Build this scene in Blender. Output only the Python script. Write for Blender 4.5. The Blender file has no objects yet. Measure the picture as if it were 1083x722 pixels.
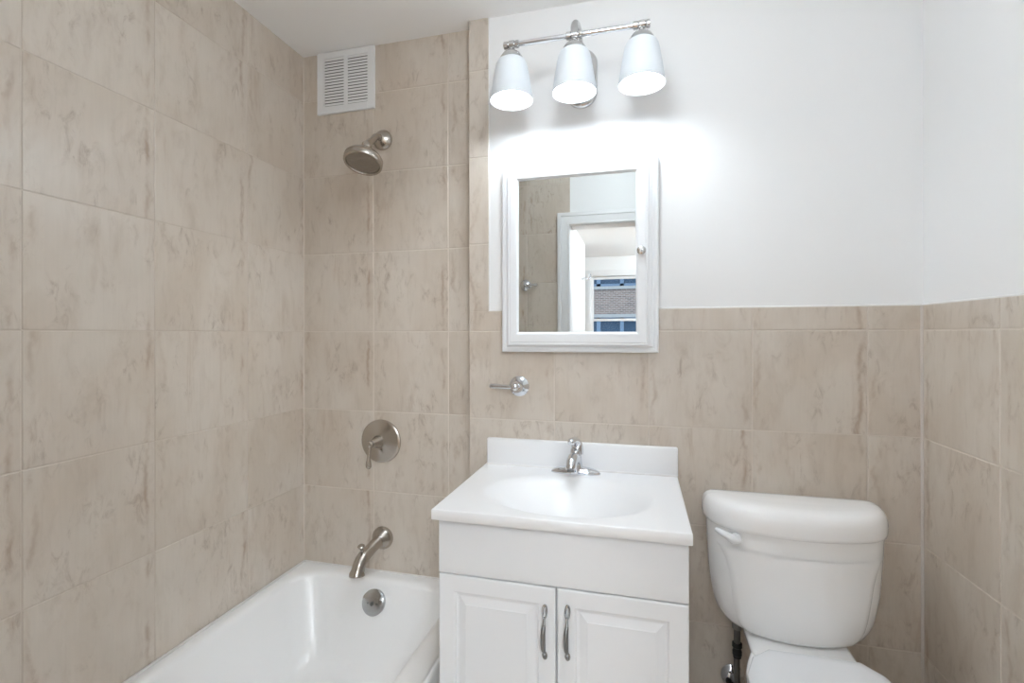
import bpy, bmesh, math, random
from mathutils import Vector, Matrix
random.seed(7)
PI = math.pi
scene = bpy.context.scene
C = scene.collection

# ------------------------------------------------------------------ camera, world, exposure
EYE = 1.30
cam_d = bpy.data.cameras.new('camera')
cam = bpy.data.objects.new('camera', cam_d)
C.objects.link(cam)
cam_d.sensor_width = 36.0
cam_d.lens = 516.41 / 1083.0 * 36.0
cam_d.shift_y = -8.9 / 1083.0
cam_d.clip_start = 0.02
cy_, cp_, cr_ = 0.25558, 0.00114, -0.00153
_F = Vector((-math.sin(cy_) * math.cos(cp_), math.cos(cy_) * math.cos(cp_), math.sin(cp_)))
_R = Vector((math.cos(cy_), math.sin(cy_), 0))
_U = _R.cross(_F)
_R2 = _R * math.cos(cr_) + _U * math.sin(cr_)
_U2 = -_R * math.sin(cr_) + _U * math.cos(cr_)
M = Matrix(((_R2.x, _U2.x, -_F.x, 0), (_R2.y, _U2.y, -_F.y, 0), (_R2.z, _U2.z, -_F.z, EYE), (0, 0, 0, 1)))
cam.matrix_world = M
scene.camera = cam

scene.view_settings.view_transform = 'Standard'
scene.view_settings.look = 'None'
scene.view_settings.gamma = 1.0
scene.view_settings.use_curve_mapping = False
scene.view_settings.exposure = 0.04
try:
    scene.cycles.max_bounces = 14
    scene.cycles.diffuse_bounces = 9
    scene.cycles.glossy_bounces = 6
    scene.cycles.transparent_max_bounces = 12
except Exception:
    pass

BULB_E = 92.0          # vanity bulbs
BATH_FILL_E = 22.0      # added fill globe on the bathroom ceiling, out of view
ROOM_FILL_E = 64.0     # added fill globe in the room beyond the door
FAR_FILL_E = 75.0      # added fill globe near that room's window, brightens its mirror image

world = bpy.data.worlds.new('world')
scene.world = world
world.use_nodes = True
wn = world.node_tree
wn.nodes['Background'].inputs[0].default_value = (0.80, 0.90, 1.0, 1)
wn.nodes['Background'].inputs[1].default_value = 1.5
sun_d = bpy.data.lights.new('sun', 'SUN')
sun_d.energy = 2.2
sun_d.angle = 0.05
sun = bpy.data.objects.new('sun', sun_d)
C.objects.link(sun)
sun.rotation_euler = (math.radians(-48), 0, math.radians(25))
sun.location = (0, -6, 8)

# ------------------------------------------------------------------ room dimensions (m)
D = 1.72            # front of the vanity wall tiles
DT = 1.7706         # front of the tub wall tiles
XL = -1.3704        # left wall tiles
XR = 0.8166         # right wall tiles
XJ = -0.6138        # where the vanity wall steps forward
ZC = 2.4656         # ceiling
T = 0.3217          # tile
Z0 = 1.3096         # a horizontal joint
WT = 1.3827         # top of the wainscot
XS = -0.5385        # right edge of the tiled strip
DY = 0.20           # bathroom face of the door wall
DYB = 0.08          # its other face
FARY = -4.20        # far wall of the next room

# ------------------------------------------------------------------ materials
def s2l(c):
    return tuple(((x / 255) / 12.92 if x / 255 <= 0.04045 else ((x / 255 + 0.055) / 1.055) ** 2.4) for x in c) + (1.0,)

def mat(name, col=(200, 200, 200), rough=0.5, metal=0.0, **kw):
    m = bpy.data.materials.new(name)
    m.use_nodes = True
    b = m.node_tree.nodes['Principled BSDF']
    b.inputs['Base Color'].default_value = s2l(col)
    b.inputs['Roughness'].default_value = rough
    b.inputs['Metallic'].default_value = metal
    for k, v in kw.items():
        b.inputs[k.replace('_', ' ')].default_value = v
    return m

def nd(m, typ, **kw):
    n = m.node_tree.nodes.new(typ)
    for k, v in kw.items():
        setattr(n, k, v)
    return n

def add_noise_bump(m, scale, strength, dist=0.002, stretch=(1, 1, 1), detail=3):
    nt = m.node_tree
    tc = nd(m, 'ShaderNodeTexCoord')
    mp = nd(m, 'ShaderNodeMapping')
    mp.inputs['Scale'].default_value = stretch
    no = nd(m, 'ShaderNodeTexNoise')
    no.inputs['Scale'].default_value = scale
    no.inputs['Detail'].default_value = detail
    bp = nd(m, 'ShaderNodeBump')
    bp.inputs['Strength'].default_value = strength
    bp.inputs['Distance'].default_value = dist
    nt.links.new(tc.outputs['Object'], mp.inputs[0])
    nt.links.new(mp.outputs[0], no.inputs['Vector'])
    nt.links.new(no.outputs[0], bp.inputs['Height'])
    nt.links.new(bp.outputs[0], nt.nodes['Principled BSDF'].inputs['Normal'])

def tile_material():
    m = mat('beige_stone_tile', (190, 176, 160), 0.36)
    nt = m.node_tree
    L = nt.links.new
    b = nt.nodes['Principled BSDF']
    geo = nd(m, 'ShaderNodeNewGeometry')
    at = nd(m, 'ShaderNodeAttribute', attribute_name='tile_rnd')
    uv = nd(m, 'ShaderNodeUVMap', uv_map='tile_uv')
    sc = nd(m, 'ShaderNodeVectorMath', operation='SCALE')
    sc.inputs['Scale'].default_value = 9.0
    L(at.outputs['Vector'], sc.inputs[0])
    ad = nd(m, 'ShaderNodeVectorMath', operation='ADD')
    L(geo.outputs['Position'], ad.inputs[0])
    L(sc.outputs[0], ad.inputs[1])

    def noise(stretch, scale, detail, rough=0.6, dist=0.0):
        mp = nd(m, 'ShaderNodeMapping')
        mp.inputs['Scale'].default_value = stretch
        L(ad.outputs[0], mp.inputs[0])
        n = nd(m, 'ShaderNodeTexNoise')
        n.inputs['Scale'].default_value = scale
        n.inputs['Detail'].default_value = detail
        n.inputs['Roughness'].default_value = rough
        n.inputs['Distortion'].default_value = dist
        L(mp.outputs[0], n.inputs['Vector'])
        return n.outputs[0]

    def ramp(src, a, c, lo=0.0, hi=1.0):
        r = nd(m, 'ShaderNodeMapRange')
        r.interpolation_type = 'SMOOTHSTEP'
        r.inputs['From Min'].default_value = a
        r.inputs['From Max'].default_value = c
        r.inputs['To Min'].default_value = lo
        r.inputs['To Max'].default_value = hi
        L(src, r.inputs['Value'])
        return r.outputs[0]

    def math_(op, a, c):
        n = nd(m, 'ShaderNodeMath', operation=op)
        for i, s in enumerate((a, c)):
            if isinstance(s, (int, float)):
                n.inputs[i].default_value = s
            else:
                L(s, n.inputs[i])
        return n.outputs[0]

    cloud = noise((1, 1, 0.55), 4.2, 4, 0.55, 0.4)
    mott = noise((1, 1, 0.4), 16, 6, 0.68, 0.5)
    stre = noise((1, 1, 0.11), 24, 6, 0.66, 0.6)
    fleck = noise((1, 1, 0.42), 34, 7, 0.7, 0.9)
    patch = noise((1, 1, 0.6), 5.5, 2, 0.5)
    patch2 = noise((1, 1, 0.8), 8.5, 3, 0.6)
    fine = noise((1, 1, 0.06), 150, 2, 0.5)

    # base: pale grey beige to warm beige
    mix1 = nd(m, 'ShaderNodeMix', data_type='RGBA')
    mix1.inputs[6].default_value = s2l((196, 186, 174))
    mix1.inputs[7].default_value = s2l((187, 174, 159))
    L(ramp(cloud, 0.34, 0.72), mix1.inputs[0])
    # mottling
    mix2 = nd(m, 'ShaderNodeMix', data_type='RGBA')
    mix2.inputs[7].default_value = s2l((166, 149, 131))
    L(mix1.outputs[2], mix2.inputs[6])
    L(ramp(mott, 0.46, 0.80, 0, 0.5), mix2.inputs[0])
    # vertical streaks in patches
    mix3 = nd(m, 'ShaderNodeMix', data_type='RGBA')
    mix3.inputs[7].default_value = s2l((164, 142, 121))
    L(mix2.outputs[2], mix3.inputs[6])
    L(math_('MULTIPLY', ramp(stre, 0.54, 0.74, 0, 0.55), ramp(patch, 0.46, 0.66)), mix3.inputs[0])
    # dark flecks in patches
    mix4 = nd(m, 'ShaderNodeMix', data_type='RGBA')
    mix4.inputs[7].default_value = s2l((140, 119, 99))
    L(mix3.outputs[2], mix4.inputs[6])
    L(math_('MULTIPLY', ramp(fleck, 0.48, 0.74, 0, 0.72), ramp(patch2, 0.42, 0.64)), mix4.inputs[0])
    # one meandering vein down each tile near its right edge
    sep = nd(m, 'ShaderNodeSeparateXYZ')
    L(uv.outputs[0], sep.inputs[0])
    wob = noise((0.15, 0.15, 1), 9, 3, 0.6)
    vein_x = math_('ADD', sep.outputs[0], math_('MULTIPLY', math_('SUBTRACT', wob, 0.5), 0.14))
    dist = math_('ABSOLUTE', math_('SUBTRACT', vein_x, 0.93), 0)
    vein = math_('MULTIPLY', ramp(dist, 0.0, 0.034, 0.85, 0.0), math_('MULTIPLY', ramp(mott, 0.36, 0.62), ramp(patch2, 0.40, 0.62)))
    vein_x2 = math_('ADD', sep.outputs[0], math_('MULTIPLY', math_('SUBTRACT', wob, 0.5), -0.25))
    dist2 = math_('ABSOLUTE', math_('SUBTRACT', vein_x2, 0.06), 0)
    vein2 = math_('MULTIPLY', ramp(dist2, 0.0, 0.035, 0.5, 0.0), math_('MULTIPLY', ramp(mott, 0.40, 0.62), ramp(patch, 0.42, 0.62)))
    mix5 = nd(m, 'ShaderNodeMix', data_type='RGBA')
    mix5.inputs[7].default_value = s2l((156, 132, 110))
    L(mix4.outputs[2], mix5.inputs[6])
    L(math_('MAXIMUM', vein, vein2), mix5.inputs[0])
    # fine vertical grain
    mix6 = nd(m, 'ShaderNodeMix', data_type='RGBA', blend_type='MULTIPLY')
    mix6.inputs[0].default_value = 1.0
    gr = nd(m, 'ShaderNodeCombineColor')
    g = ramp(fine, 0.3, 0.7, 0.985, 1.01)
    for i in range(3):
        L(g, gr.inputs[i])
    L(mix5.outputs[2], mix6.inputs[6])
    L(gr.outputs[0], mix6.inputs[7])
    hs = nd(m, 'ShaderNodeHueSaturation')
    hs.inputs['Saturation'].default_value = TILE_SAT
    hs.inputs['Value'].default_value = TILE_VAL
    L(mix6.outputs[2], hs.inputs['Color'])
    L(hs.outputs[0], b.inputs['Base Color'])
    b.inputs['Specular IOR Level'].default_value = 1.0
    L(ramp(mott, 0.35, 0.75, 0.29, 0.38), b.inputs['Roughness'])
    bp = nd(m, 'ShaderNodeBump')
    bp.inputs['Strength'].default_value = 0.12
    bp.inputs['Distance'].default_value = 0.002
    L(mott, bp.inputs['Height'])
    L(bp.outputs[0], b.inputs['Normal'])
    return m

TILE_SAT, TILE_VAL = 0.90, 1.17
M_TILE = tile_material()
M_GROUT = mat('pale_grout', (214, 204, 193), 0.8)
add_noise_bump(M_GROUT, 180, 0.15)
M_GROUT2 = mat('beige_grout', (204, 193, 181), 0.8)
add_noise_bump(M_GROUT2, 180, 0.15)
M_CAULK = mat('white_caulk', (226, 224, 222), 0.5)
add_noise_bump(M_CAULK, 60, 0.08)
M_PAINT = mat('white_wall_paint', (240, 240, 240), 0.55)
add_noise_bump(M_PAINT, 240, 0.05, 0.0008)
M_CEIL = mat('ceiling_paint', (247, 247, 247), 0.7)
add_noise_bump(M_CEIL, 200, 0.06, 0.001)
M_TRIM = mat('white_trim_paint', (234, 234, 235), 0.35)
add_noise_bump(M_TRIM, 90, 0.03, 0.0008)
M_CAB = mat('white_satin_cabinet', (234, 235, 237), 0.36)
add_noise_bump(M_CAB, 120, 0.02, 0.0006)
M_MARBLE = mat('white_cultured_marble', (241, 241, 242), 0.3, Coat_Weight=0.2, Coat_Roughness=0.2)
add_noise_bump(M_MARBLE, 5, 0.01, 0.001)
M_PORC = mat('white_vitreous_china', (250, 250, 250), 0.10, Coat_Weight=0.5, Coat_Roughness=0.04)
add_noise_bump(M_PORC, 4, 0.012, 0.002)
M_TUB = mat('white_tub_enamel', (247, 247, 247), 0.3, Coat_Weight=0.25, Coat_Roughness=0.2)
add_noise_bump(M_TUB, 6, 0.015, 0.002)
M_SEAT = mat('white_seat_plastic', (238, 239, 241), 0.22)
add_noise_bump(M_SEAT, 8, 0.01, 0.001)
M_CHROME = mat('polished_chrome', (222, 224, 228), 0.06, 1.0)
add_noise_bump(M_CHROME, 30, 0.004, 0.0005)
M_NICKEL = mat('brushed_nickel', (184, 177, 169), 0.25, 1.0)
add_noise_bump(M_NICKEL, 300, 0.03, 0.0004, (1, 1, 0.1))
M_SATIN = mat('satin_nickel_fixture', (206, 206, 206), 0.22, 1.0)
add_noise_bump(M_SATIN, 250, 0.02, 0.0004)
M_FACE = mat('shower_face_rubber', (150, 141, 130), 0.42, 0.4)
M_DARK = mat('dark_gap', (38, 38, 40), 0.8)
add_noise_bump(M_DARK, 40, 0.1)
M_PEWTER = mat('pewter_grip', (138, 138, 138), 0.34, 0.9)
add_noise_bump(M_PEWTER, 120, 0.05, 0.0005)
M_HANDLE = mat('bright_handle_metal', (176, 176, 176), 0.2, 1.0)
add_noise_bump(M_HANDLE, 120, 0.03, 0.0005)
M_MIRROR = mat('mirror_glass', (226, 230, 230), 0.0, 1.0)
M_VENT = mat('white_vent_enamel', (231, 232, 233), 0.4)
add_noise_bump(M_VENT, 60, 0.03, 0.0006)
M_HOSE = mat('dark_braided_hose', (100, 97, 94), 0.38, 0.6)
M_GREYPL = mat('grey_plastic_nut', (120, 118, 115), 0.5)
add_noise_bump(M_GREYPL, 70, 0.05, 0.0006)
M_BLACK = mat('black_rubber', (24, 24, 25), 0.45)
add_noise_bump(M_BLACK, 70, 0.05, 0.0006)
M_RED = mat('indicator_dot', (60, 30, 34), 0.3)
M_LOUV_DARK = mat('duct_shade', (70, 70, 72), 0.9)  # dark colour in place of the shade behind the vent louvres
M_SHADE = None

# face rubber nozzles and hose braid: procedural bumps
def voronoi_bump(m, scale, strength, dist):
    tc = nd(m, 'ShaderNodeTexCoord')
    vo = nd(m, 'ShaderNodeTexVoronoi')
    vo.inputs['Scale'].default_value = scale
    bp = nd(m, 'ShaderNodeBump')
    bp.inputs['Strength'].default_value = strength
    bp.inputs['Distance'].default_value = dist
    m.node_tree.links.new(tc.outputs['Object'], vo.inputs['Vector'])
    m.node_tree.links.new(vo.outputs['Distance'], bp.inputs['Height'])
    m.node_tree.links.new(bp.outputs[0], m.node_tree.nodes['Principled BSDF'].inputs['Normal'])
voronoi_bump(M_FACE, 120, 0.5, 0.002)
voronoi_bump(M_HOSE, 380, 0.6, 0.001)

def shade_material():
    m = bpy.data.materials.new('frosted_opal_glass')
    m.use_nodes = True
    nt = m.node_tree
    nt.nodes.clear()
    out = nt.nodes.new('ShaderNodeOutputMaterial')
    df = nt.nodes.new('ShaderNodeBsdfDiffuse')
    tr = nt.nodes.new('ShaderNodeBsdfTranslucent')
    gl = nt.nodes.new('ShaderNodeBsdfGlossy')
    no = nt.nodes.new('ShaderNodeTexNoise')
    no.inputs['Scale'].default_value = 14
    rp = nt.nodes.new('ShaderNodeMapRange')
    rp.inputs['To Min'].default_value = 0.018
    rp.inputs['To Max'].default_value = 0.022
    df.inputs['Color'].default_value = s2l((228, 233, 238))
    tr.inputs['Color'].default_value = s2l((226, 231, 236))
    gl.inputs['Roughness'].default_value = 0.3
    m1 = nt.nodes.new('ShaderNodeMixShader')
    m2 = nt.nodes.new('ShaderNodeMixShader')
    m2.inputs[0].default_value = 0.05
    nt.links.new(no.outputs[0], rp.inputs['Value'])
    nt.links.new(rp.outputs[0], m1.inputs[0])
    nt.links.new(df.outputs[0], m1.inputs[1])
    nt.links.new(tr.outputs[0], m1.inputs[2])
    nt.links.new(m1.outputs[0], m2.inputs[1])
    nt.links.new(gl.outputs[0], m2.inputs[2])
    nt.links.new(m2.outputs[0], out.inputs[0])
    return m
M_SHADE = shade_material()

def emis(name, col, strength):
    m = mat(name, (240, 240, 240), 0.4)
    b = m.node_tree.nodes['Principled BSDF']
    b.inputs['Emission Color'].default_value = s2l(col)
    b.inputs['Emission Strength'].default_value = strength
    return m
M_BULB = emis('lit_bulb', (237, 247, 254), BULB_E)
M_FILL = emis('bath_fill_glow', (237, 247, 254), BATH_FILL_E)  # glow of the added bathroom fill globe

def pane_material():
    m = bpy.data.materials.new('window_glass')
    m.use_nodes = True
    nt = m.node_tree
    nt.nodes.clear()
    out = nt.nodes.new('ShaderNodeOutputMaterial')
    tp = nt.nodes.new('ShaderNodeBsdfTransparent')
    tp.inputs[0].default_value = (0.9, 0.94, 0.96, 1)
    gl = nt.nodes.new('ShaderNodeBsdfGlossy')
    gl.inputs['Roughness'].default_value = 0.02
    mx = nt.nodes.new('ShaderNodeMixShader')
    lw = nt.nodes.new('ShaderNodeLayerWeight')
    lw.inputs[0].default_value = 0.15
    nt.links.new(lw.outputs['Fresnel'], mx.inputs[0])
    nt.links.new(tp.outputs[0], mx.inputs[1])
    nt.links.new(gl.outputs[0], mx.inputs[2])
    nt.links.new(mx.outputs[0], out.inputs[0])
    return m
M_PANE = pane_material()

def brick_material():
    m = mat('grey_red_brick', (140, 122, 118), 0.85)
    nt = m.node_tree
    tc = nd(m, 'ShaderNodeTexCoord')
    sp = nd(m, 'ShaderNodeSeparateXYZ')
    cb = nd(m, 'ShaderNodeCombineXYZ')
    br = nd(m, 'ShaderNodeTexBrick')
    br.inputs['Color1'].default_value = s2l((150, 128, 122))
    br.inputs['Color2'].default_value = s2l((120, 104, 102))
    br.inputs['Mortar'].default_value = s2l((182, 176, 172))
    br.inputs['Scale'].default_value = 1.0
    br.inputs['Brick Width'].default_value = 0.17
    br.inputs['Row Height'].default_value = 0.058
    br.inputs['Mortar Size'].default_value = 0.007
    nt.links.new(tc.outputs['Object'], sp.inputs[0])
    nt.links.new(sp.outputs[0], cb.inputs[0])
    nt.links.new(sp.outputs[2], cb.inputs[1])
    nt.links.new(cb.outputs[0], br.inputs['Vector'])
    nt.links.new(br.outputs[0], nt.nodes['Principled BSDF'].inputs['Base Color'])
    return m
M_BRICK = brick_material()
M_BLUEFR = mat('blue_grey_window_frame', (118, 140, 168), 0.5)
add_noise_bump(M_BLUEFR, 20, 0.05)
M_FARGLASS = mat('dark_far_glass', (64, 84, 108), 0.12)
add_noise_bump(M_FARGLASS, 1.5, 0.05)
M_CONC = mat('concrete_ledge', (172, 172, 174), 0.8)
add_noise_bump(M_CONC, 10, 0.2, 0.01)

def floor_material(name, c1, c2, w):
    m = mat(name, c1, 0.35)
    nt = m.node_tree
    tc = nd(m, 'ShaderNodeTexCoord')
    br = nd(m, 'ShaderNodeTexBrick')
    br.inputs['Color1'].default_value = s2l(c1)
    br.inputs['Color2'].default_value = s2l(c2)
    br.inputs['Mortar'].default_value = s2l(tuple(int(x * 0.8) for x in c1))
    br.inputs['Scale'].default_value = 1.0
    br.inputs['Brick Width'].default_value = w[0]
    br.inputs['Row Height'].default_value = w[1]
    br.inputs['Mortar Size'].default_value = 0.003
    nt.links.new(tc.outputs['Object'], br.inputs['Vector'])
    nt.links.new(br.outputs[0], nt.nodes['Principled BSDF'].inputs['Base Color'])
    return m
M_FLOOR = floor_material('beige_floor_tile', (206, 198, 188), (200, 192, 181), (0.33, 0.33))
M_WOOD = floor_material('oak_strip_floor', (176, 140, 102), (160, 124, 88), (0.9, 0.06))

# ------------------------------------------------------------------ mesh helpers
def mesh_obj(name, bm, material, parent=None, smooth=True, angle=40):
    bmesh.ops.recalc_face_normals(bm, faces=bm.faces)
    me = bpy.data.meshes.new(name)
    bm.to_mesh(me)
    bm.free()
    mats = material if isinstance(material, (list, tuple)) else [material]
    for mm in mats:
        me.materials.append(mm)
    if smooth:
        me.polygons.foreach_set('use_smooth', [True] * len(me.polygons))
        try:
            me.set_sharp_from_angle(angle=math.radians(angle))
        except Exception:
            pass
    o = bpy.data.objects.new(name, me)
    C.objects.link(o)
    if parent:
        o.parent = parent
        o.matrix_parent_inverse = Matrix.Translation(-Vector(parent_world(parent)))
    return o

def parent_world(o):
    v = Vector(o.location)
    while o.parent:
        # children carry geometry in world space; their own location stays zero
        v = Vector((0, 0, 0)) if o.parent is None else Vector(o.location) + Vector(root_of(o).location) - Vector(root_of(o).location)
        break
    return v

def root_of(o):
    while o.parent:
        o = o.parent
    return o

def thing(name, label, cat, loc, group=None):
    o = bpy.data.objects.new(name, None)
    o.empty_display_size = 0.05
    C.objects.link(o)
    o.location = loc
    o['label'] = label
    o['category'] = cat
    if group:
        o['group'] = group
    return o

def struct(o):
    o['kind'] = 'structure'
    return o

def box(bm, x0, x1, y0, y1, z0, z1, bev=0.0, seg=2):
    r = bmesh.ops.create_cube(bm, size=1.0)
    vs = r['verts']
    for v in vs:
        v.co = Vector((x0 + (v.co.x + .5) * (x1 - x0), y0 + (v.co.y + .5) * (y1 - y0), z0 + (v.co.z + .5) * (z1 - z0)))
    if bev > 0:
        es = list({e for v in vs for e in v.link_edges})
        bmesh.ops.bevel(bm, geom=es, offset=bev, segments=seg, profile=0.5, affect='EDGES')
    return bm

def newbox(*a, **k):
    return box(bmesh.new(), *a, **k)

def loft(bm, rings, cap0=True, cap1=True, closed=True):
    vr = [[bm.verts.new(p) for p in r] for r in rings]
    n = len(vr[0])
    for a, b in zip(vr, vr[1:]):
        for i in range(n if closed else n - 1):
            j = (i + 1) % n
            bm.faces.new((a[i], a[j], b[j], b[i]))
    if cap0:
        bm.faces.new(vr[0][::-1])
    if cap1:
        bm.faces.new(vr[-1])
    return bm

def lathe(bm, prof, origin=(0, 0, 0), axis=(0, 0, 1), n=40, cap0=True, cap1=True):
    """prof: list of (radius, distance along axis)"""
    ax = Vector(axis).normalized()
    up = Vector((0, 0, 1)) if abs(ax.z) < 0.9 else Vector((1, 0, 0))
    u = up.cross(ax).normalized()
    v = ax.cross(u)
    o = Vector(origin)
    rings = []
    for r, h in prof:
        r = max(r, 1e-5)
        rings.append([o + ax * h + (u * math.cos(2 * PI * i / n) + v * math.sin(2 * PI * i / n)) * r for i in range(n)])
    return loft(bm, rings, cap0, cap1)

def smooth_path(pts, k=8):
    """Catmull-Rom through (x,y,z,r...) tuples"""
    P = [Vector(p) if len(p) <= 4 else p for p in pts]
    out = []
    for i in range(len(P) - 1):
        p0 = P[max(i - 1, 0)]; p1 = P[i]; p2 = P[i + 1]; p3 = P[min(i + 2, len(P) - 1)]
        for j in range(k):
            t = j / k
            out.append(0.5 * ((2 * p1) + (-p0 + p2) * t + (2 * p0 - 5 * p1 + 4 * p2 - p3) * t * t + (-p0 + 3 * p1 - 3 * p2 + p3) * t ** 3))
    out.append(P[-1])
    return out

def tube(bm, pts, n=20, flat=1.0, k=8, ref=(0, 0, 1), cap=True):
    """pts: (x,y,z,r); flat scales the section along the 'v' direction"""
    path = smooth_path([Vector((p[0], p[1], p[2], p[3])) for p in pts], k)
    pos = [Vector((p[0], p[1], p[2])) for p in path]
    rad = [max(p[3], 1e-4) for p in path]
    rings = []
    prev = None
    for i, p in enumerate(pos):
        t = (pos[min(i + 1, len(pos) - 1)] - pos[max(i - 1, 0)]).normalized()
        if prev is None:
            r = Vector(ref)
            if abs(r.dot(t)) > 0.95:
                r = Vector((1, 0, 0))
            u = (r - t * r.dot(t)).normalized()
        else:
            u = (prev - t * prev.dot(t)).normalized()
        prev = u
        v = t.cross(u)
        rings.append([p + (u * math.cos(2 * PI * j / n) * flat + v * math.sin(2 * PI * j / n)) * rad[i] for j in range(n)])
    return loft(bm, rings, cap, cap)

def rrect(cx, cy, hx, hy, r, z, n=12, plane='xy', off=0.0):
    """rounded rectangle ring, 4n points"""
    r = min(r, hx - 1e-4, hy - 1e-4)
    pts = []
    for q, (sx, sy) in enumerate(((1, 1), (-1, 1), (-1, -1), (1, -1))):
        for i in range(n):
            a = q * PI / 2 + (i / (n - 1)) * PI / 2
            pts.append((cx + sx * (hx - r) + r * math.cos(a), cy + sy * (hy - r) + r * math.sin(a)))
    if plane == 'xy':
        return [Vector((p[0], p[1], z)) for p in pts]
    if plane == 'xz':   # ring in a plane y = z-arg
        return [Vector((p[0], z, p[1])) for p in pts]

def rect_steps(bm, x0, x1, z0, z1, steps, cap=True):
    """nested rectangles facing -y. steps: (inset, y)"""
    rings = []
    for ins, y in steps:
        rings.append([Vector((x0 + ins, y, z0 + ins)), Vector((x1 - ins, y, z0 + ins)), Vector((x1 - ins, y, z1 - ins)), Vector((x0 + ins, y, z1 - ins))])
    return loft(bm, rings, True, cap)

# ------------------------------------------------------------------ tiled surfaces
def tile_facing(name, parent, origin, udir, ndir, ulines, zlines, rects, gap=0.0038, proud=0.0014, thick=0.006, gm=None):
    """Beveled tiles over a grout bed. Tiles are cut by the rects (u0,u1,z0,z1); their faces lie in the plane through origin."""
    bm = bmesh.new()
    lay = bm.loops.layers.float_color.new('tile_rnd')
    uvl = bm.loops.layers.uv.new('tile_uv')
    O = Vector(origin); U = Vector(udir); N = Vector(ndir); Z = Vector((0, 0, 1))
    P = lambda u, z, d: O + U * u + Z * z + N * d
    rng = random.Random(hash(name) % 1000 if False else sum(map(ord, name)))
    cells = []
    for i in range(len(ulines) - 1):
        for j in range(len(zlines) - 1):
            rnd = (rng.random(), rng.random(), rng.random(), 1)
            for (a, b, c, d) in rects:
                u0, u1 = max(ulines[i], a), min(ulines[i + 1], b)
                z0, z1 = max(zlines[j], c), min(zlines[j + 1], d)
                if u1 - u0 < 0.006 or z1 - z0 < 0.006:
                    continue
                cells.append((u0, u1, z0, z1, i, j, rnd))
    flip = U.cross(Z).dot(N) < 0
    for (u0, u1, z0, z1, i, j, rnd) in cells:
        g = gap / 2
        b = 0.0014
        a0 = u0 + (g if abs(u0 - ulines[i]) < 1e-6 else 0); a1 = u1 - (g if abs(u1 - ulines[i + 1]) < 1e-6 else 0)
        c0 = z0 + (g if abs(z0 - zlines[j]) < 1e-6 else 0); c1 = z1 - (g if abs(z1 - zlines[j + 1]) < 1e-6 else 0)
        o = [bm.verts.new(P(a0, c0, -thick)), bm.verts.new(P(a1, c0, -thick)), bm.verts.new(P(a1, c1, -thick)), bm.verts.new(P(a0, c1, -thick))]
        s = [bm.verts.new(P(a0, c0, -b * .5)), bm.verts.new(P(a1, c0, -b * .5)), bm.verts.new(P(a1, c1, -b * .5)), bm.verts.new(P(a0, c1, -b * .5))]
        t = [bm.verts.new(P(a0 + b, c0 + b, 0)), bm.verts.new(P(a1 - b, c0 + b, 0)), bm.verts.new(P(a1 - b, c1 - b, 0)), bm.verts.new(P(a0 + b, c1 - b, 0))]
        fs = [bm.faces.new(t)]
        for k in range(4):
            l = (k + 1) % 4
            fs.append(bm.faces.new((s[k], s[l], t[l], t[k])))
            fs.append(bm.faces.new((o[k], o[l], s[l], s[k])))
        wu = ulines[i + 1] - ulines[i]; wz = zlines[j + 1] - zlines[j]
        for f in fs:
            f.material_index = 0
            for lp in f.loops:
                q = lp.vert.co - O
                lp[lay] = rnd
                lp[uvl].uv = ((q.dot(U) - ulines[i]) / wu, (q.z - zlines[j]) / wz)
    for (a, b, c, d) in rects:
        vs = [bm.verts.new(P(a, c, -proud)), bm.verts.new(P(b, c, -proud)), bm.verts.new(P(b, d, -proud)), bm.verts.new(P(a, d, -proud))]
        f = bm.faces.new(vs)
        f.material_index = 1
    for f in bm.faces:
        pass
    me = bpy.data.meshes.new(name)
    bmesh.ops.recalc_face_normals(bm, faces=[f for f in bm.faces if f.material_index == 0])
    for f in bm.faces:
        if f.material_index == 1:
            f.normal_update()
            if f.normal.dot(N) < 0:
                f.normal_flip()
    bm.to_mesh(me)
    bm.free()
    me.materials.append(M_TILE)
    me.materials.append(gm or M_GROUT)
    ob = bpy.data.objects.new(name, me)
    C.objects.link(ob)
    ob.parent = parent
    return ob

zl = [Z0 + T * k for k in range(-5, 5)]
zl[0] = Z0 - 5 * T

# ------------------------------------------------------------------ the room
floor = struct(mesh_obj('floor', newbox(-1.6, 1.2, 0.05, 2.1, -0.1, 0.0), M_FLOOR, smooth=False))
ceiling = struct(mesh_obj('ceiling', newbox(-1.75, 2.1, FARY - 0.3, 2.1, ZC, ZC + 0.1), M_CEIL, smooth=False))

wall_left = struct(mesh_obj('wall_left', newbox(XL - 0.12, XL - 0.004, DY - 0.12, DT + 0.12, 0, ZC), M_PAINT, smooth=False))
tile_facing('tile_facing', wall_left, (XL, 0, 0), (0, 1, 0), (1, 0, 0),
            [0.145, 0.475, 0.799, 1.1159, 1.4663, 1.7850], zl, [(DY, DT, 0, ZC)], gap=0.0028, gm=M_GROUT2)

wall_tub = struct(mesh_obj('wall_alcove', newbox(XL - 0.004, XJ + 0.02, DT + 0.004, DT + 0.12, 0, ZC), M_PAINT, smooth=False))
tile_facing('tile_facing', wall_tub, (0, DT, 0), (1, 0, 0), (0, -1, 0),
            [-1.3704, -1.0407, -0.7164, -0.39], zl, [(XL, XJ + 0.004, 0, ZC)])

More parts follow.
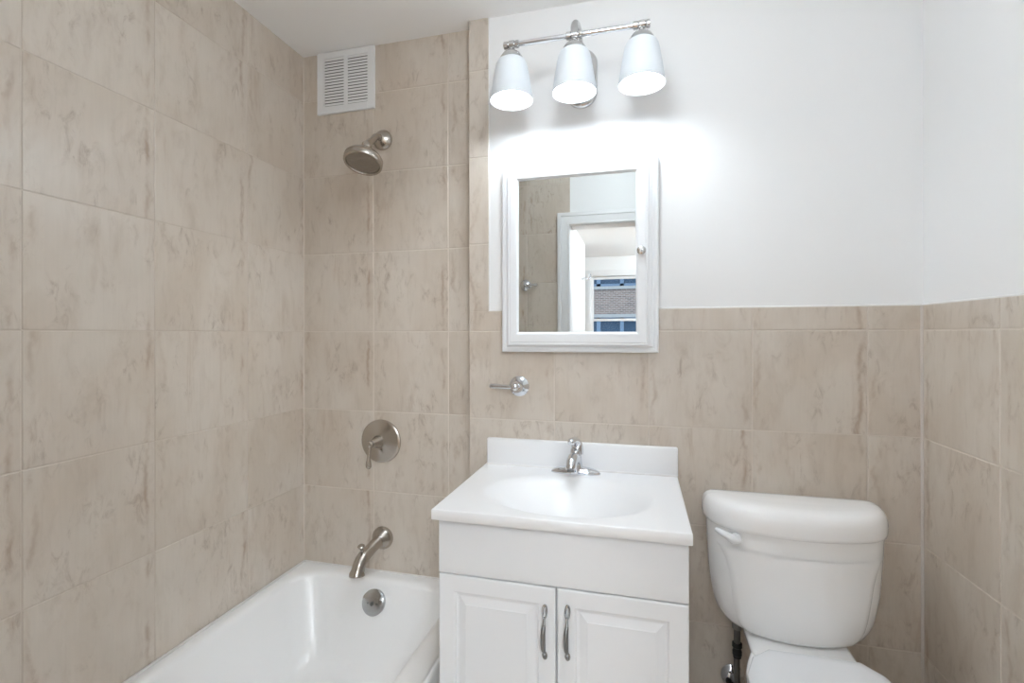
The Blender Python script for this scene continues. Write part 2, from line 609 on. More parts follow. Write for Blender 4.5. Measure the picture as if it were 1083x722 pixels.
wall_back = struct(mesh_obj('wall_back', newbox(XJ + 0.004, XR + 0.006, D + 0.006, DT + 0.12, 0, ZC), M_PAINT, smooth=False))
tile_facing('tile_facing', wall_back, (0, D, 0), (1, 0, 0), (0, -1, 0),
            [XJ - 0.002, -0.2932, 0.0294, 0.3519, 0.6742, 0.9965], zl,
            [(XJ, XR, 0, WT), (XJ, XS, WT, ZC)])
tile_facing('tile_facing', wall_back, (XJ, 0, 0), (0, 1, 0), (-1, 0, 0),
            [D - 0.002, D + 0.33], zl, [(D + 0.0066, DT, 0, ZC)])
wall_right = struct(mesh_obj('wall_right', newbox(XR + 0.006, XR + 0.12, DYB, DT + 0.12, 0, ZC), M_PAINT, smooth=False))
tile_facing('tile_facing', wall_right, (XR, 0, 0), (0, 1, 0), (-1, 0, 0),
            [0.108, 0.4295, 0.7511, 1.0727, 1.3944, 1.7161], zl, [(DY, D, 0, WT)])

# caulk beads along the tile edges
def bead(name, parent, pts, r, m=M_CAULK):
    bm = bmesh.new()
    tube(bm, [p + (r,) for p in pts], n=10, k=1)
    return mesh_obj(name, bm, m, parent)
bead('caulk_line', wall_back, [(XS + 0.001, D + 0.004, WT + 0.001), (XR, D + 0.004, WT + 0.001)], 0.0036)
bead('caulk_line', wall_back, [(XS + 0.001, D + 0.004, WT), (XS + 0.001, D + 0.004, ZC)], 0.0032)
bead('caulk_line', wall_right, [(XR + 0.004, D, WT + 0.001), (XR + 0.004, DY, WT + 0.001)], 0.0036)
bead('caulk_line', wall_right, [(XR + 0.0005, D + 0.0005, 0.0), (XR + 0.0005, D + 0.0005, WT)], 0.0056, mat('corner_grout', (206, 198, 190), 0.6))
bead('caulk_line', wall_left, [(XL - 0.0005, DT + 0.0005, 0.34), (XL - 0.0005, DT + 0.0005, ZC)], 0.0034, M_GROUT)

# door wall: left stub carries the end of the tub alcove, head and right piece around the opening
OX0, OX1, OZ = -0.435, 0.335, 2.000
bm = bmesh.new()
box(bm, XL - 0.12, OX0, DYB, DY - 0.004, 0, ZC)
box(bm, OX1, 2.0, DYB, DY - 0.004, 0, ZC)
box(bm, OX0, OX1, DYB, DY - 0.004, OZ, ZC)
wall_front = struct(mesh_obj('wall_front', bm, M_PAINT, smooth=False))
tile_facing('tile_facing', wall_front, (0, DY, 0), (1, 0, 0), (0, 1, 0),
            [-1.3704, -1.0407, -0.7164, -0.39], zl, [(XL, -0.4337, 0, ZC)])

# door casing and jamb
def casing(y, sgn, name, par):
    bm = bmesh.new()
    w = 0.077
    prof = [(0.0, 0.0), (0.0, 0.014), (0.003, 0.0165), (0.012, 0.0165), (0.016, 0.0145), (0.020, 0.0165), (w - 0.026, 0.0185), (w - 0.022, 0.0245), (w - 0.005, 0.0250), (w, 0.0215), (w, 0.0)]
    rings = []
    for k, (px, pz, ux, uz) in enumerate(((OX0 - 0.001, 0, -1, 0), (OX0 - 0.001, OZ + 0.001, -1, 1), (OX1 + 0.001, OZ + 0.001, 1, 1), (OX1 + 0.001, 0, 1, 0))):
        rings.append([Vector((px + ux * a, y + sgn * b, pz + uz * a)) for a, b in prof])
    loft(bm, rings)
    return mesh_obj(name, bm, M_TRIM, par)
bm = bmesh.new()
box(bm, OX0 - 0.006, OX0 + 0.002, DYB - 0.004, DY + 0.002, 0, OZ)
box(bm, OX1 - 0.002, OX1 + 0.006, DYB - 0.004, DY + 0.002, 0, OZ)
box(bm, OX0, OX1, DYB - 0.004, DY + 0.002, OZ - 0.006, OZ + 0.004)
door_1 = struct(mesh_obj('door_1', bm, M_TRIM, smooth=False))
casing(DY, 1, 'door_casing', door_1)
casing(DYB, -1, 'door_casing', door_1)

# next room, seen in the mirror
struct(mesh_obj('floor_room', newbox(-1.75, 2.0, FARY - 0.2, 0.05, -0.1, 0.0), M_WOOD, smooth=False)).name = 'floor'
HX = -0.69
bm = bmesh.new()
box(bm, HX - 0.12, HX, -3.10, DYB, 0, ZC)
box(bm, -1.72, HX - 0.12, -3.10, -2.98, 0, ZC)
box(bm, -1.72, -1.60, FARY - 0.2, -3.10, 0, ZC)
struct(mesh_obj('wall_hall', bm, M_PAINT, smooth=False))
struct(mesh_obj('wall_side', newbox(1.9, 2.0, FARY - 0.2, DYB, 0, ZC), M_PAINT, smooth=False))
WX0, WX1, WZ0, WZ1 = -0.722, 1.15, 0.80, 2.175
bm = bmesh.new()
box(bm, -1.60, WX0, FARY - 0.18, FARY, 0, ZC)
box(bm, WX1, 1.9, FARY - 0.18, FARY, 0, ZC)
box(bm, WX0, WX1, FARY - 0.18, FARY, 0, WZ0)
box(bm, WX0, WX1, FARY - 0.18, FARY, WZ1, ZC)
wall_far = struct(mesh_obj('wall_far', bm, M_PAINT, smooth=False))

# window: casing, sashes and panes
bm = bmesh.new()
for (a, b, c, d) in ((WX0 - 0.06, WX0, WZ0 - 0.02, WZ1 + 0.09), (WX1, WX1 + 0.07, WZ0 - 0.02, WZ1 + 0.09), (WX0 - 0.0005, WX1 + 0.0005, WZ1, WZ1 + 0.0895)):
    box(bm, a, b, FARY, FARY + 0.02, c, d, 0.003)
box(bm, WX0 - 0.065, WX1 + 0.10, FARY - 0.02, FARY + 0.05, WZ0 - 0.035, WZ0, 0.004)
window_1 = struct(mesh_obj('window_1', bm, M_TRIM))
def sash(name, y, z0, z1):
    bm = bmesh.new()
    w = 0.036
    a, b = WX0, WX1
    for (p, q, r, s) in ((a, a + w, z0, z1), (b - w, b, z0, z1), (a + w, b - w, z0, z0 + w), (a + w, b - w, z1 - w, z1)):
        box(bm, p, q, y - 0.02, y + 0.02, r, s, 0.0)
    f = mesh_obj(name, bm, M_TRIM, window_1)
    mesh_obj('pane', newbox(a + w - 0.004, b - w + 0.004, y - 0.002, y + 0.002, z0 + w - 0.004, z1 - w + 0.004), M_PANE, f, smooth=False)
    return f
sash('upper_sash', FARY - 0.10, 1.490, WZ1 - 0.005)
sash('lower_sash', FARY - 0.055, WZ0, 1.527)

# ------------------------------------------------------------------ bathtub
def build_tub():
    t = thing('bathtub', 'white alcove bathtub under the shower along the beige tiled left wall', 'bathtub', (-1.0, 1.01, 0.0))
    x0, x1, y0, y1 = XL + 0.006, -0.570, DY + 0.004, DT - 0.001
    H = 0.345
    cx, cy = (x0 + x1) / 2, (y0 + y1) / 2
    hx, hy = (x1 - x0) / 2, (y1 - y0) / 2
    ix0, ix1, iy0, iy1 = -1.316, -0.668, y0 + 0.07, 1.701
    def R(ax0, ax1, ay0, ay1, r, z):
        pts = rrect((ax0 + ax1) / 2, (ay0 + ay1) / 2, (ax1 - ax0) / 2, (ay1 - ay0) / 2, r, z, n=14)
        if ax1 > XJ:            # notch around the wall that steps forward
            xn, yn = XJ - .002 - r * .2, D - .002 - r * .2
            for i in range(14):
                if i < 7:
                    f = i / 6
                    pts[i] = Vector((ax1 + (xn - ax1) * f, yn, z))
                else:
                    f = (i - 6) / 7
                    pts[i] = Vector((xn, yn + (ay1 - yn) * f, z))
        return pts
    rings = [R(x0, x1 - 0.02, y0, y1, 0.003, 0.0), R(x0, x1 - 0.02, y0, y1, 0.003, 0.05), R(x0, x1 - 0.004, y0, y1, 0.004, 0.11), R(x0, x1, y0, y1, 0.004, H - 0.022)]
    for k in range(5):
        a = k / 4 * PI / 2
        d = 0.016 * (1 - math.cos(a))
        rings.append(R(x0 + d * .3, x1 - d, y0 + d * .3, y1 - d * .3, 0.004 + d, H - 0.016 + 0.016 * math.sin(a)))
    # over the rim and down the inside; the inside lip is a soft roll
    lip = 0.026
    for k in range(7):
        a = k / 6 * PI / 2 * 0.93
        s = lip * math.sin(a)
        z = H - lip * (1 - math.cos(a))
        e = s - lip
        rings.append(R(ix0 + e, ix1 - e, iy0 + e, iy1 - e, 0.115 - e * .5, z))
    zb = 0.055
    prof = [(0.0, 0.0), (0.12, .018), (0.30, .045), (0.5, .075), (0.68, .105), (0.80, .130), (0.89, .160), (0.95, .195), (0.985, .235), (1.0, .285)]
    zt = H - lip * (1 - math.cos(PI / 2 * .93))
    wl, wr, wf, wb = 0.75, 0.66, 1.75, 0.72     # how far each side slopes in
    for f, s in prof[1:]:
        z = zt + (zb - zt) * f
        rings.append(R(ix0 + s * wl * .8, ix1 - s * wr * .8, iy0 + s * wf, iy1 - s * wb, 0.115 + 0.02 * f, z))
    bm = bmesh.new()
    loft(bm, rings, True, True)
    mesh_obj('basin', bm, M_TUB, t, angle=60)
    # caulk around the rim where it meets the walls
    bm = bmesh.new()
    tube(bm, [(x0 - .001, y0 + .01, H + .0005, .005), (x0 - .001, y1 - .002, H + .0005, .005)], n=8, k=1)
    tube(bm, [(x0 + .001, y1 - .001, H + .0005, .0045), (XJ, y1 - .001, H + .0005, .0045)], n=8, k=1)
    mesh_obj('caulk_line', bm, M_CAULK, t)
    # overflow plate on the sloped end wall
    nrm = Vector((0.0, -1.0, 0.36)).normalized()
    c = Vector((-0.986, 1.6725, EYE - 1.026))
    bm = bmesh.new()
    lathe(bm, [(0.045, -0.02), (0.0465, 0.0), (0.0465, 0.0035), (0.044, 0.006), (0.030, 0.0085), (0.012, 0.0095), (0.001, 0.0095)], c, nrm, 40)
    pl = mesh_obj('overflow_plate', bm, M_HANDLE, t)
    pl['label'] = 'round chrome overflow plate with a central screw and a lever lip'
    side = Vector((1, 0, 0)); upv = nrm.cross(side); upv = upv if upv.z > 0 else -upv
    bm = bmesh.new()
    lathe(bm, [(0.0075, 0.006), (0.0075, 0.0125), (0.006, 0.014), (0.0035, 0.0142), (0.003, 0.011), (0.0005, 0.011)], c - upv * 0.003, nrm, 18)
    for sx in (-1, 1):
        lathe(bm, [(0.0035, 0.006), (0.0035, 0.0098), (0.0005, 0.0102)], c + side * 0.019 * sx - upv * 0.003, nrm, 10)
    mesh_obj('screw', bm, M_PEWTER, pl)
    bm = bmesh.new()
    rings = []
    for i in range(15):
        a = math.radians(28 + i * (124 / 14))
        p = c + (side * math.cos(a) + upv * math.sin(a)) * 0.0445
        q = c + side * math.cos(a) * 0.043 + upv * 0.0135
        rings.append([p + nrm * 0.006, p + nrm * 0.012, q + nrm * 0.019, q + nrm * 0.015])
    loft(bm, rings)
    mesh_obj('lever_lip', bm, M_HANDLE, pl)
    return t
build_tub()

# ------------------------------------------------------------------ tub spout, valve, shower head, vent
def build_spout():
    t = thing('tub_spout', 'brushed nickel tub spout low on the tiled wall above the bathtub rim', 'faucet', (-0.9994, DT, EYE - 0.818))
    c = Vector((-0.9994, DT, EYE - 0.818))
    bm = bmesh.new()
    lathe(bm, [(0.044, 0.0), (0.045, 0.005), (0.043, 0.013), (0.036, 0.024), (0.027, 0.036), (0.022, 0.044)], c, (0, -1, 0), 40)
    mesh_obj('flange', bm, M_NICKEL, t)
    bm = bmesh.new()
    tube(bm, [(c.x, c.y - 0.020, c.z, .033), (c.x - .002, c.y - 0.035, c.z - .002, .026), (c.x - .006, c.y - 0.062, c.z - .008, .0225), (c.x - .010, c.y - 0.095, c.z - .018, .0225),
              (c.x - .014, c.y - 0.125, c.z - .028, .0240), (c.x - .0165, c.y - 0.146, c.z - .046, .0240), (c.x - .0180, c.y - 0.155, c.z - .064, .0250), (c.x - .019, c.y - 0.159, c.z - .076, .0285), (c.x - .019, c.y - 0.160, c.z - .081, .0285)], n=32)
    mesh_obj('spout_body', bm, M_NICKEL, t)
    bm = bmesh.new()
    lathe(bm, [(0.006, 0), (0.0055, .016), (0.007, .022), (0.0125, .026), (0.0135, .031), (0.010, .035), (0.001, .036)], (c.x - .015, c.y - 0.130, c.z - .010), (0, -0.25, 1), 24)
    mesh_obj('diverter_knob', bm, M_NICKEL, t)
build_spout()

def build_valve():
    c = Vector((-1.0056, DT, EYE - 0.4305))
    t = thing('shower_valve', 'brushed nickel round shower valve with lever, on the tiled wall above the tub spout', 'shower valve', c)
    bm = bmesh.new()
    lathe(bm, [(0.085, 0.0), (0.0865, 0.004), (0.086, 0.009), (0.081, 0.0125), (0.076, 0.0135), (0.055, 0.020), (0.035, 0.025), (0.028, 0.028)], c, (0, -1, 0), 64)
    mesh_obj('escutcheon', bm, M_NICKEL, t)
    d = Vector((-0.10, -1, 0.02)).normalized()
    bm = bmesh.new()
    lathe(bm, [(0.029, 0.020), (0.025, 0.030), (0.0185, 0.046), (0.0145, 0.060), (0.0115, 0.068), (0.0135, 0.073), (0.0145, 0.080), (0.012, 0.087), (0.006, 0.0905), (0.001, 0.091)], c, d, 32)
    mesh_obj('hub', bm, M_NICKEL, t)
    e = c + d * 0.079
    bm = bmesh.new()
    tube(bm, [(e.x, e.y, e.z + .004, .006), (e.x - .0005, e.y - .002, e.z - .012, .0075), (e.x - .001, e.y - .003, e.z - .030, .0065), (e.x - .0015, e.y - .004, e.z - .055, .0075), (e.x - .002, e.y - .004, e.z - .075, .0105), (e.x - .002, e.y - .003, e.z - .086, .0105), (e.x - .002, e.y - .002, e.z - .093, .006)], n=20)
    mesh_obj('lever', bm, M_NICKEL, t)
build_valve()

def build_shower():
    c = Vector((-0.9974, DT, EYE + 0.778))
    t = thing('wall_shower', 'brushed nickel round shower head on a bent arm high on the tiled wall', 'shower', c)
    bm = bmesh.new()
    lathe(bm, [(0.040, 0.0), (0.041, 0.004), (0.038, 0.010), (0.030, 0.018), (0.019, 0.026), (0.0125, 0.030)], c, (0, -1, 0), 40)
    mesh_obj('flange', bm, M_NICKEL, t)
    ax = Vector((0.0, -0.36, -1.0)).normalized()      # spray direction
    hc = Vector((-0.9950, 1.618, EYE + 0.638))        # centre of the spray face
    top = hc - ax * 0.072
    bm = bmesh.new()
    tube(bm, [(c.x, c.y - .012, c.z, .0125), (c.x, c.y - .034, c.z, .0130), (c.x - .001, c.y - .056, c.z - .008, .0130), (c.x, c.y - .080, c.z - .030, .0130), (top.x - ax.x * .01, top.y - ax.y * .012, top.z - ax.z * .012, .0130), (top.x, top.y, top.z, .0130)], n=20)
    mesh_obj('arm', bm, M_NICKEL, t)
    bm = bmesh.new()
    lathe(bm, [(0.012, -0.014), (0.018, -0.010), (0.0195, 0.0), (0.018, 0.008), (0.022, 0.014), (0.036, 0.024), (0.053, 0.036), (0.064, 0.046), (0.0705, 0.055), (0.0710, 0.058), (0.0690, 0.060), (0.0690, 0.063), (0.0712, 0.065),
               (0.0712, 0.076), (0.0692, 0.079), (0.0625, 0.079), (0.0600, 0.074), (0.0595, 0.070)], top, ax, 56)
    h = mesh_obj('head_shell', bm, M_NICKEL, t)
    bm = bmesh.new()
    lathe(bm, [(0.0600, 0.068), (0.0595, 0.0725), (0.048, 0.0745), (0.030, 0.0725), (0.028, 0.0735), (0.012, 0.073), (0.0005, 0.073)], top, ax, 56)
    f = mesh_obj('spray_face', bm, M_FACE, h)
    f['label'] = 'grey spray face of the shower head'
build_shower()

def build_vent():
    x0, x1, z0, z1 = -1.2960, -1.0320, EYE + 0.9095, EYE + 1.1630
    yb = DT
    t = thing('air_vent', 'white louvred exhaust vent grille at the top of the tiled shower wall', 'vent', ((x0 + x1) / 2, yb, z0))
    w = 0.030
    xm = (x0 + x1) / 2
    bm = bmesh.new()
    # outer frame as bars
    yf = yb - 0.012
    for (a, b, c, d) in ((x0, x0 + w, z0, z1), (x1 - w, x1, z0, z1), (x0 + w - .001, x1 - w + .001, z0, z0 + w), (x0 + w - .001, x1 - w + .001, z1 - w * .9, z1), (xm - .0065, xm + .0065, z0 + w - .001, z1 - w * .9 + .001)):
        box(bm, a, b, yf, yb, c, d, 0.0012, 1)
    mesh_obj('grille_frame', bm, M_VENT, t, angle=30)
    bm = bmesh.new()
    za, zb_ = z0 + w, z1 - w * .9
    n = 16
    p = (zb_ - za) / n
    for (a, b) in ((x0 + w - .001, xm - .0055), (xm + .0055, x1 - w + .001)):
        for i in range(n):
            z = za + p * i
            # slanted blade: lower edge at the front
            prof = [(yf + .0008, z + p * .08), (yf + .0008, z + p * .82), (yb - .0015, z + p * 1.16), (yb - .0015, z + p * 1.06)]
            loft(bm, [[Vector((a, y, zz)) for y, zz in prof], [Vector((b, y, zz)) for y, zz in prof]])
    mesh_obj('louvre_panel', bm, M_VENT, t, smooth=False)
    d = mesh_obj('duct_shade_sheet', newbox(x0 + w - .002, x1 - w + .002, yb - .0012, yb, za - .002, zb_ + .002), M_LOUV_DARK, t, smooth=False)  # dark sheet stands in for the shaded duct cavity
build_vent()

# ------------------------------------------------------------------ vanity light
def build_vanity_light():
    PX, PY = -0.1985, 1.545
    t = thing('vanity_light', 'three-shade nickel vanity light with lit bulbs on the white wall over the mirror', 'wall lamp', (-0.195, D + 0.006, EYE + 0.89))
    yw = D + 0.006
    bm = bmesh.new()
    for k, (hx, hz, y) in enumerate(((0.054, 0.102, yw), (0.055, 0.103, yw - .006), (0.053, 0.101, yw - .012), (0.047, 0.095, yw - .017), (0.040, 0.088, yw - .019))):
        pass
    rings = [rrect(-0.195, EYE + 0.893, hx, hz, hx, y, n=16, plane='xz') for hx, hz, y in ((0.054, 0.102, yw), (0.055, 0.103, yw - .006), (0.053, 0.101, yw - .012), (0.047, 0.095, yw - .017), (0.040, 0.088, yw - .019))]
    loft(bm, rings)
    mesh_obj('backplate', bm, M_SATIN, t)
    zb = EYE + 0.944
    bm = bmesh.new()
    tube(bm, [(-0.195, yw - .015, EYE + .93, .013), (-0.1955, yw - .040, EYE + .955, .012), (-0.196, yw - .075, EYE + .992, .012), (-0.197, yw - .110, EYE + 1.010, .012), (-0.198, yw - .148, EYE + 1.000, .012), (PX, PY + .006, EYE + .975, .012), (PX, PY, EYE + .944, .012)], n=20)
    mesh_obj('arm', bm, M_SATIN, t)
    xa, xb = -0.428, 0.030
    bm = bmesh.new()
    lathe(bm, [(0.0085, 0), (0.0085, xb - xa)], (xa, PY, zb), (1, 0, 0), 20)
    mesh_obj('bar', bm, M_CHROME, t)
    for i, sx in enumerate((-0.404, PX, 0.0075)):
        zc = zb
        bm = bmesh.new()
        # knuckle on the bar and stem
        lathe(bm, [(0.008, -.026), (0.0125, -.024), (0.0125, -.012), (0.010, -.010), (0.0135, -.006), (0.0135, .010), (0.010, .012), (0.0125, .016), (0.0125, .024), (0.008, .026)], (sx, PY, zc), (1, 0, 0), 24)
        lathe(bm, [(0.007, 0.0), (0.007, 0.02)], (sx, PY, zc - .026), (0, 0, 1), 16)
        # cup that holds the glass
        lathe(bm, [(0.008, 0.0), (0.017, -.004), (0.030, -.014), (0.0365, -.024), (0.038, -.031), (0.036, -.0335), (0.030, -.034), (0.004, -.033)], (sx, PY, zc - .018), (0, 0, 1), 36)
        mesh_obj('socket_cup', bm, M_SATIN, t)
        # bell glass
        zt = zc - .050
        prof = [(0.030, 0.0), (0.038, -.001), (0.0455, -.006), (0.0505, -.016), (0.0545, -.034), (0.0585, -.056), (0.0625, -.080), (0.0662, -.104), (0.0690, -.124), (0.0705, -.132), (0.0700, -.1335),
                (0.0670, -.132), (0.0640, -.112), (0.0600, -.084), (0.0550, -.054), (0.0510, -.032), (0.0465, -.016), (0.0420, -.009), (0.0300, -.0045)]
        bm = bmesh.new()
        lathe(bm, prof, (sx, PY, zt), (0, 0, 1), 48, False, False)
        # close the neck ring
        sh = mesh_obj('glass_shade', bm, M_SHADE, t, angle=70)
        # bulb
        bm = bmesh.new()
        zbm = zt - .124
        r = 0.029
        prof = [(0.001, 0.0)] + [(r * math.sin(a), r - r * math.cos(a)) for a in [math.radians(x) for x in range(12, 110, 10)]] + [(0.0245, .044), (0.020, .056), (0.0165, .068), (0.015, .080), (0.0145, .092)]
        lathe(bm, prof, (sx, PY, zbm), (0, 0, 1), 32)
        mesh_obj('bulb', bm, M_BULB, sh)
        bm = bmesh.new()
        lathe(bm, [(0.0145, .0), (0.0145, .03)], (sx, PY, zbm + .0915), (0, 0, 1), 24)
        mesh_obj('lamp_socket', bm, M_CAB, sh)
build_vanity_light()

# ------------------------------------------------------------------ medicine cabinet
def build_cabinet():
    x0, x1, z0, z1 = -0.4777, 0.0615, EYE - 0.0647, EYE + 0.6057
    yb = D + 0.006
    t = thing('medicine_cabinet', 'white framed mirror cabinet on the wall below the vanity light', 'cabinet', ((x0 + x1) / 2, yb, z0))
    bm = bmesh.new()
    rect_steps(bm, x0, x1, z0, z1, [(0.002, D - 0.0005), (0.0, 1.706), (0.0, 1.689), (0.003, 1.686), (0.004, 1.6855), (0.012, 1.6855), (0.017, 1.688), (0.02, 1.688), (0.022, 1.685), (0.05, 1.685)])
    mesh_obj('face_frame', bm, M_CAB, t, angle=12)
    dx0, dx1, dz0, dz1 = -0.4515, 0.0293, EYE - 0.0405, EYE + 0.5775
    gx0, gx1, gz0, gz1 = -0.4117, -0.0118, EYE + 0.0063, EYE + 0.5362
    # door: four-sided frame with a moulded inner edge (different stile widths)
    def ring(f, y):
        # f=0 outer edge, f=1 glass edge
        a = dx0 + (gx0 - dx0) * f; b = dx1 + (gx1 - dx1) * f; c = dz0 + (gz0 - dz0) * f; d = dz1 + (gz1 - dz1) * f
        return [Vector((a, y, c)), Vector((b, y, c)), Vector((b, y, d)), Vector((a, y, d))]
    bm = bmesh.new()
    loft(bm, [ring(0, 1.685), ring(0, 1.668), ring(0.03, 1.6655), ring(0.12, 1.665), ring(0.16, 1.6665), ring(0.20, 1.6665), ring(0.24, 1.664), ring(0.80, 1.664), ring(0.85, 1.665), ring(0.93, 1.671), ring(1.0, 1.674), ring(1.0, 1.684)], True, False)
    d = mesh_obj('mirror_door', bm, M_CAB, t, angle=12)
    mesh_obj('mirror', newbox(gx0 - .002, gx1 + .002, 1.6735, 1.680, gz0 - .002, gz1 + .002), M_MIRROR, d, smooth=False)
    bm = bmesh.new()
    lathe(bm, [(0.006, 0), (0.005, .008), (0.007, .012), (0.0125, .016), (0.0145, .021), (0.013, .025), (0.008, .027), (0.001, .0275)], (0.0063, 1.6645, EYE + 0.271), (0, -1, 0), 28)
    mesh_obj('knob', bm, M_SATIN, d)
build_cabinet()

# ------------------------------------------------------------------ chrome handle on the wainscot
def build_wall_lever():
    c = Vector((-0.4214, D, EYE - 0.1897))
    t = thing('wall_valve', 'chrome wall valve with lever pointing left, on tiles below the mirror cabinet', 'valve', c)
    bm = bmesh.new()
    lathe(bm, [(0.036, 0), (0.037, .004), (0.0365, .008), (0.033, .011), (0.030, .0125), (0.021, .020), (0.014, .030), (0.0115, .036)], c, (0, -1, 0), 44)
    mesh_obj('escutcheon', bm, M_CHROME, t)
    bm = bmesh.new()
    lathe(bm, [(0.012, .034), (0.013, .040), (0.0145, .046), (0.013, .054), (0.007, .059), (0.001, .060)], c, (-0.12, -1, 0.0), 28)
    mesh_obj('hub', bm, M_CHROME, t)
    y = c.y - .047
    bm = bmesh.new()
    tube(bm, [(c.x - .004, y, c.z, .0075), (c.x - .018, y, c.z, .0065), (c.x - .028, y + .002, c.z, .0085), (c.x - .045, y + .004, c.z, .0085), (c.x - .070, y + .006, c.z + .001, .0095), (c.x - .090, y + .006, c.z + .001, .0105), (c.x - .099, y + .006, c.z + .001, .0075), (c.x - .102, y + .006, c.z + .001, .003)], n=20)
    mesh_obj('lever', bm, M_CHROME, t)
build_wall_lever()

# ------------------------------------------------------------------ vanity cabinet
VX0, VX1 = -0.5345, 0.1150
VYF = 1.244
VTOP = EYE - 0.4742
def build_vanity():
    t = thing('vanity_cabinet', 'white bathroom vanity cabinet with two raised panel doors under the sink', 'cabinet', ((VX0 + VX1) / 2, 1.48, 0.0))
    yb = D - 0.001
    ctop = VTOP - 0.0295
    bm = bmesh.new()
    yc = VYF + 0.019
    th = 0.016
    # side panels, floor, back rail, toe kick, face
    box(bm, VX0, VX0 + th, yc, yb, 0, ctop, 0.001, 1)
    box(bm, VX1 - th, VX1, yc, yb, 0, ctop, 0.001, 1)
    box(bm, VX0 + th, VX1 - th, yc + .03, yb, 0.09, 0.106)
    box(bm, VX0 + th, VX1 - th, yb - .012, yb, 0.09, ctop)
    box(bm, VX0 + th, VX1 - th, yc + .06, yc + .075, 0, 0.09)
    box(bm, VX0 + th, VX1 - th, yc, yc + .018, 0.09, 0.125)
    box(bm, VX0 + th, VX1 - th, yc, yc + .018, 0.60, ctop)
    box(bm, VX0 + th, VX0 + th + .03, yc, yc + .018, 0.125, 0.60)
    box(bm, VX1 - th - .03, VX1 - th, yc, yc + .018, 0.125, 0.60)
    box(bm, -0.225, -0.190, yc, yc + .018, 0.125, 0.60)
    mesh_obj('carcass', bm, M_CAB, t, angle=30)
    zs = EYE - 0.6535
    mesh_obj('false_drawer_front', newbox(VX0 + .001, VX1 - .001, VYF, yc - .0005, zs + .0015, ctop - .004, 0.0025, 3), M_CAB, t, angle=30)
    zd0, zd1 = 0.10, zs - .0022
    split = -0.2085
    for side, (a, b) in (('L', (VX0 + .001, split - .0022)), ('R', (split + .0022, VX1 - .001))):
        st = 0.0465
        bm = bmesh.new()
        rect_steps(bm, a, b, zd0, zd1, [(0.0, yc - .0005), (0.0, VYF + .004), (0.0012, VYF + .0012), (0.004, VYF), (st - .003, VYF), (st, VYF + .0015), (st + .0030, VYF + .0075), (st + .009, VYF + .0085), (st + .011, VYF + .0082), (st + .029, VYF + .0022), (st + .0305, VYF + .0008), (st + .07, VYF + .0006)])
        d = mesh_obj('door', bm, M_CAB, t, angle=9)
        hx = -0.2375 if side == 'L' else -0.1785
        # handle: slim pewter grip between two bright open loops
        zt, zb = (EYE - 0.6995, EYE - 0.8385) if side == 'L' else (EYE - 0.6930, EYE - 0.8320)
        ym = VYF
        bm = bmesh.new()
        tube(bm, [(hx, ym - .018, zt - .047, .0045), (hx - .0012, ym - .023, zt - .058, .0058), (hx - .0015, ym - .026, zt - .078, .0066), (hx - .001, ym - .024, zt - .100, .0060), (hx, ym - .018, zt - .113, .0042)], n=16)
        g = mesh_obj('handle', bm, M_PEWTER, d)
        g['label'] = 'pewter pull handle with bright looped ends'
        bm = bmesh.new()
        # top loop (an open eye) with its stem
        def loop(cz, hw, hh, y0, y1, n=18, r=.0026):
            pts = []
            for i in range(n + 1):
                a_ = 2 * PI * i / n
                zz = cz + hh * math.cos(a_)
                f = (math.cos(a_) + 1) / 2
                pts.append((hx + hw * math.sin(a_), y1 + (y0 - y1) * f, zz, r))
            tube(bm, pts, n=8, k=2)
        loop(zt - .015, .0050, .0145, ym - .0035, ym - .012)
        tube(bm, [(hx, ym - .012, zt - .029, .0030), (hx - .0005, ym - .015, zt - .038, .0034), (hx - .0002, ym - .0185, zt - .049, .0044)], n=10)
        tube(bm, [(hx, ym + .001, zt - .004, .0032), (hx, ym - .005, zt - .004, .0026)], n=8, k=2)
        mesh_obj('handle_loop', bm, M_HANDLE, g)
        bm = bmesh.new()
        loop(zb + .011, .0048, .0105, ym - .010, ym - .0035)
        tube(bm, [(hx, ym - .010, zb + .0205, .0032), (hx, ym - .017, zb + .0265, .0040)], n=10)
        tube(bm, [(hx, ym + .001, zb + .004, .0032), (hx, ym - .005, zb + .004, .0026)], n=8, k=2)
        mesh_obj('handle_loop', bm, M_HANDLE, g)
build_vanity()

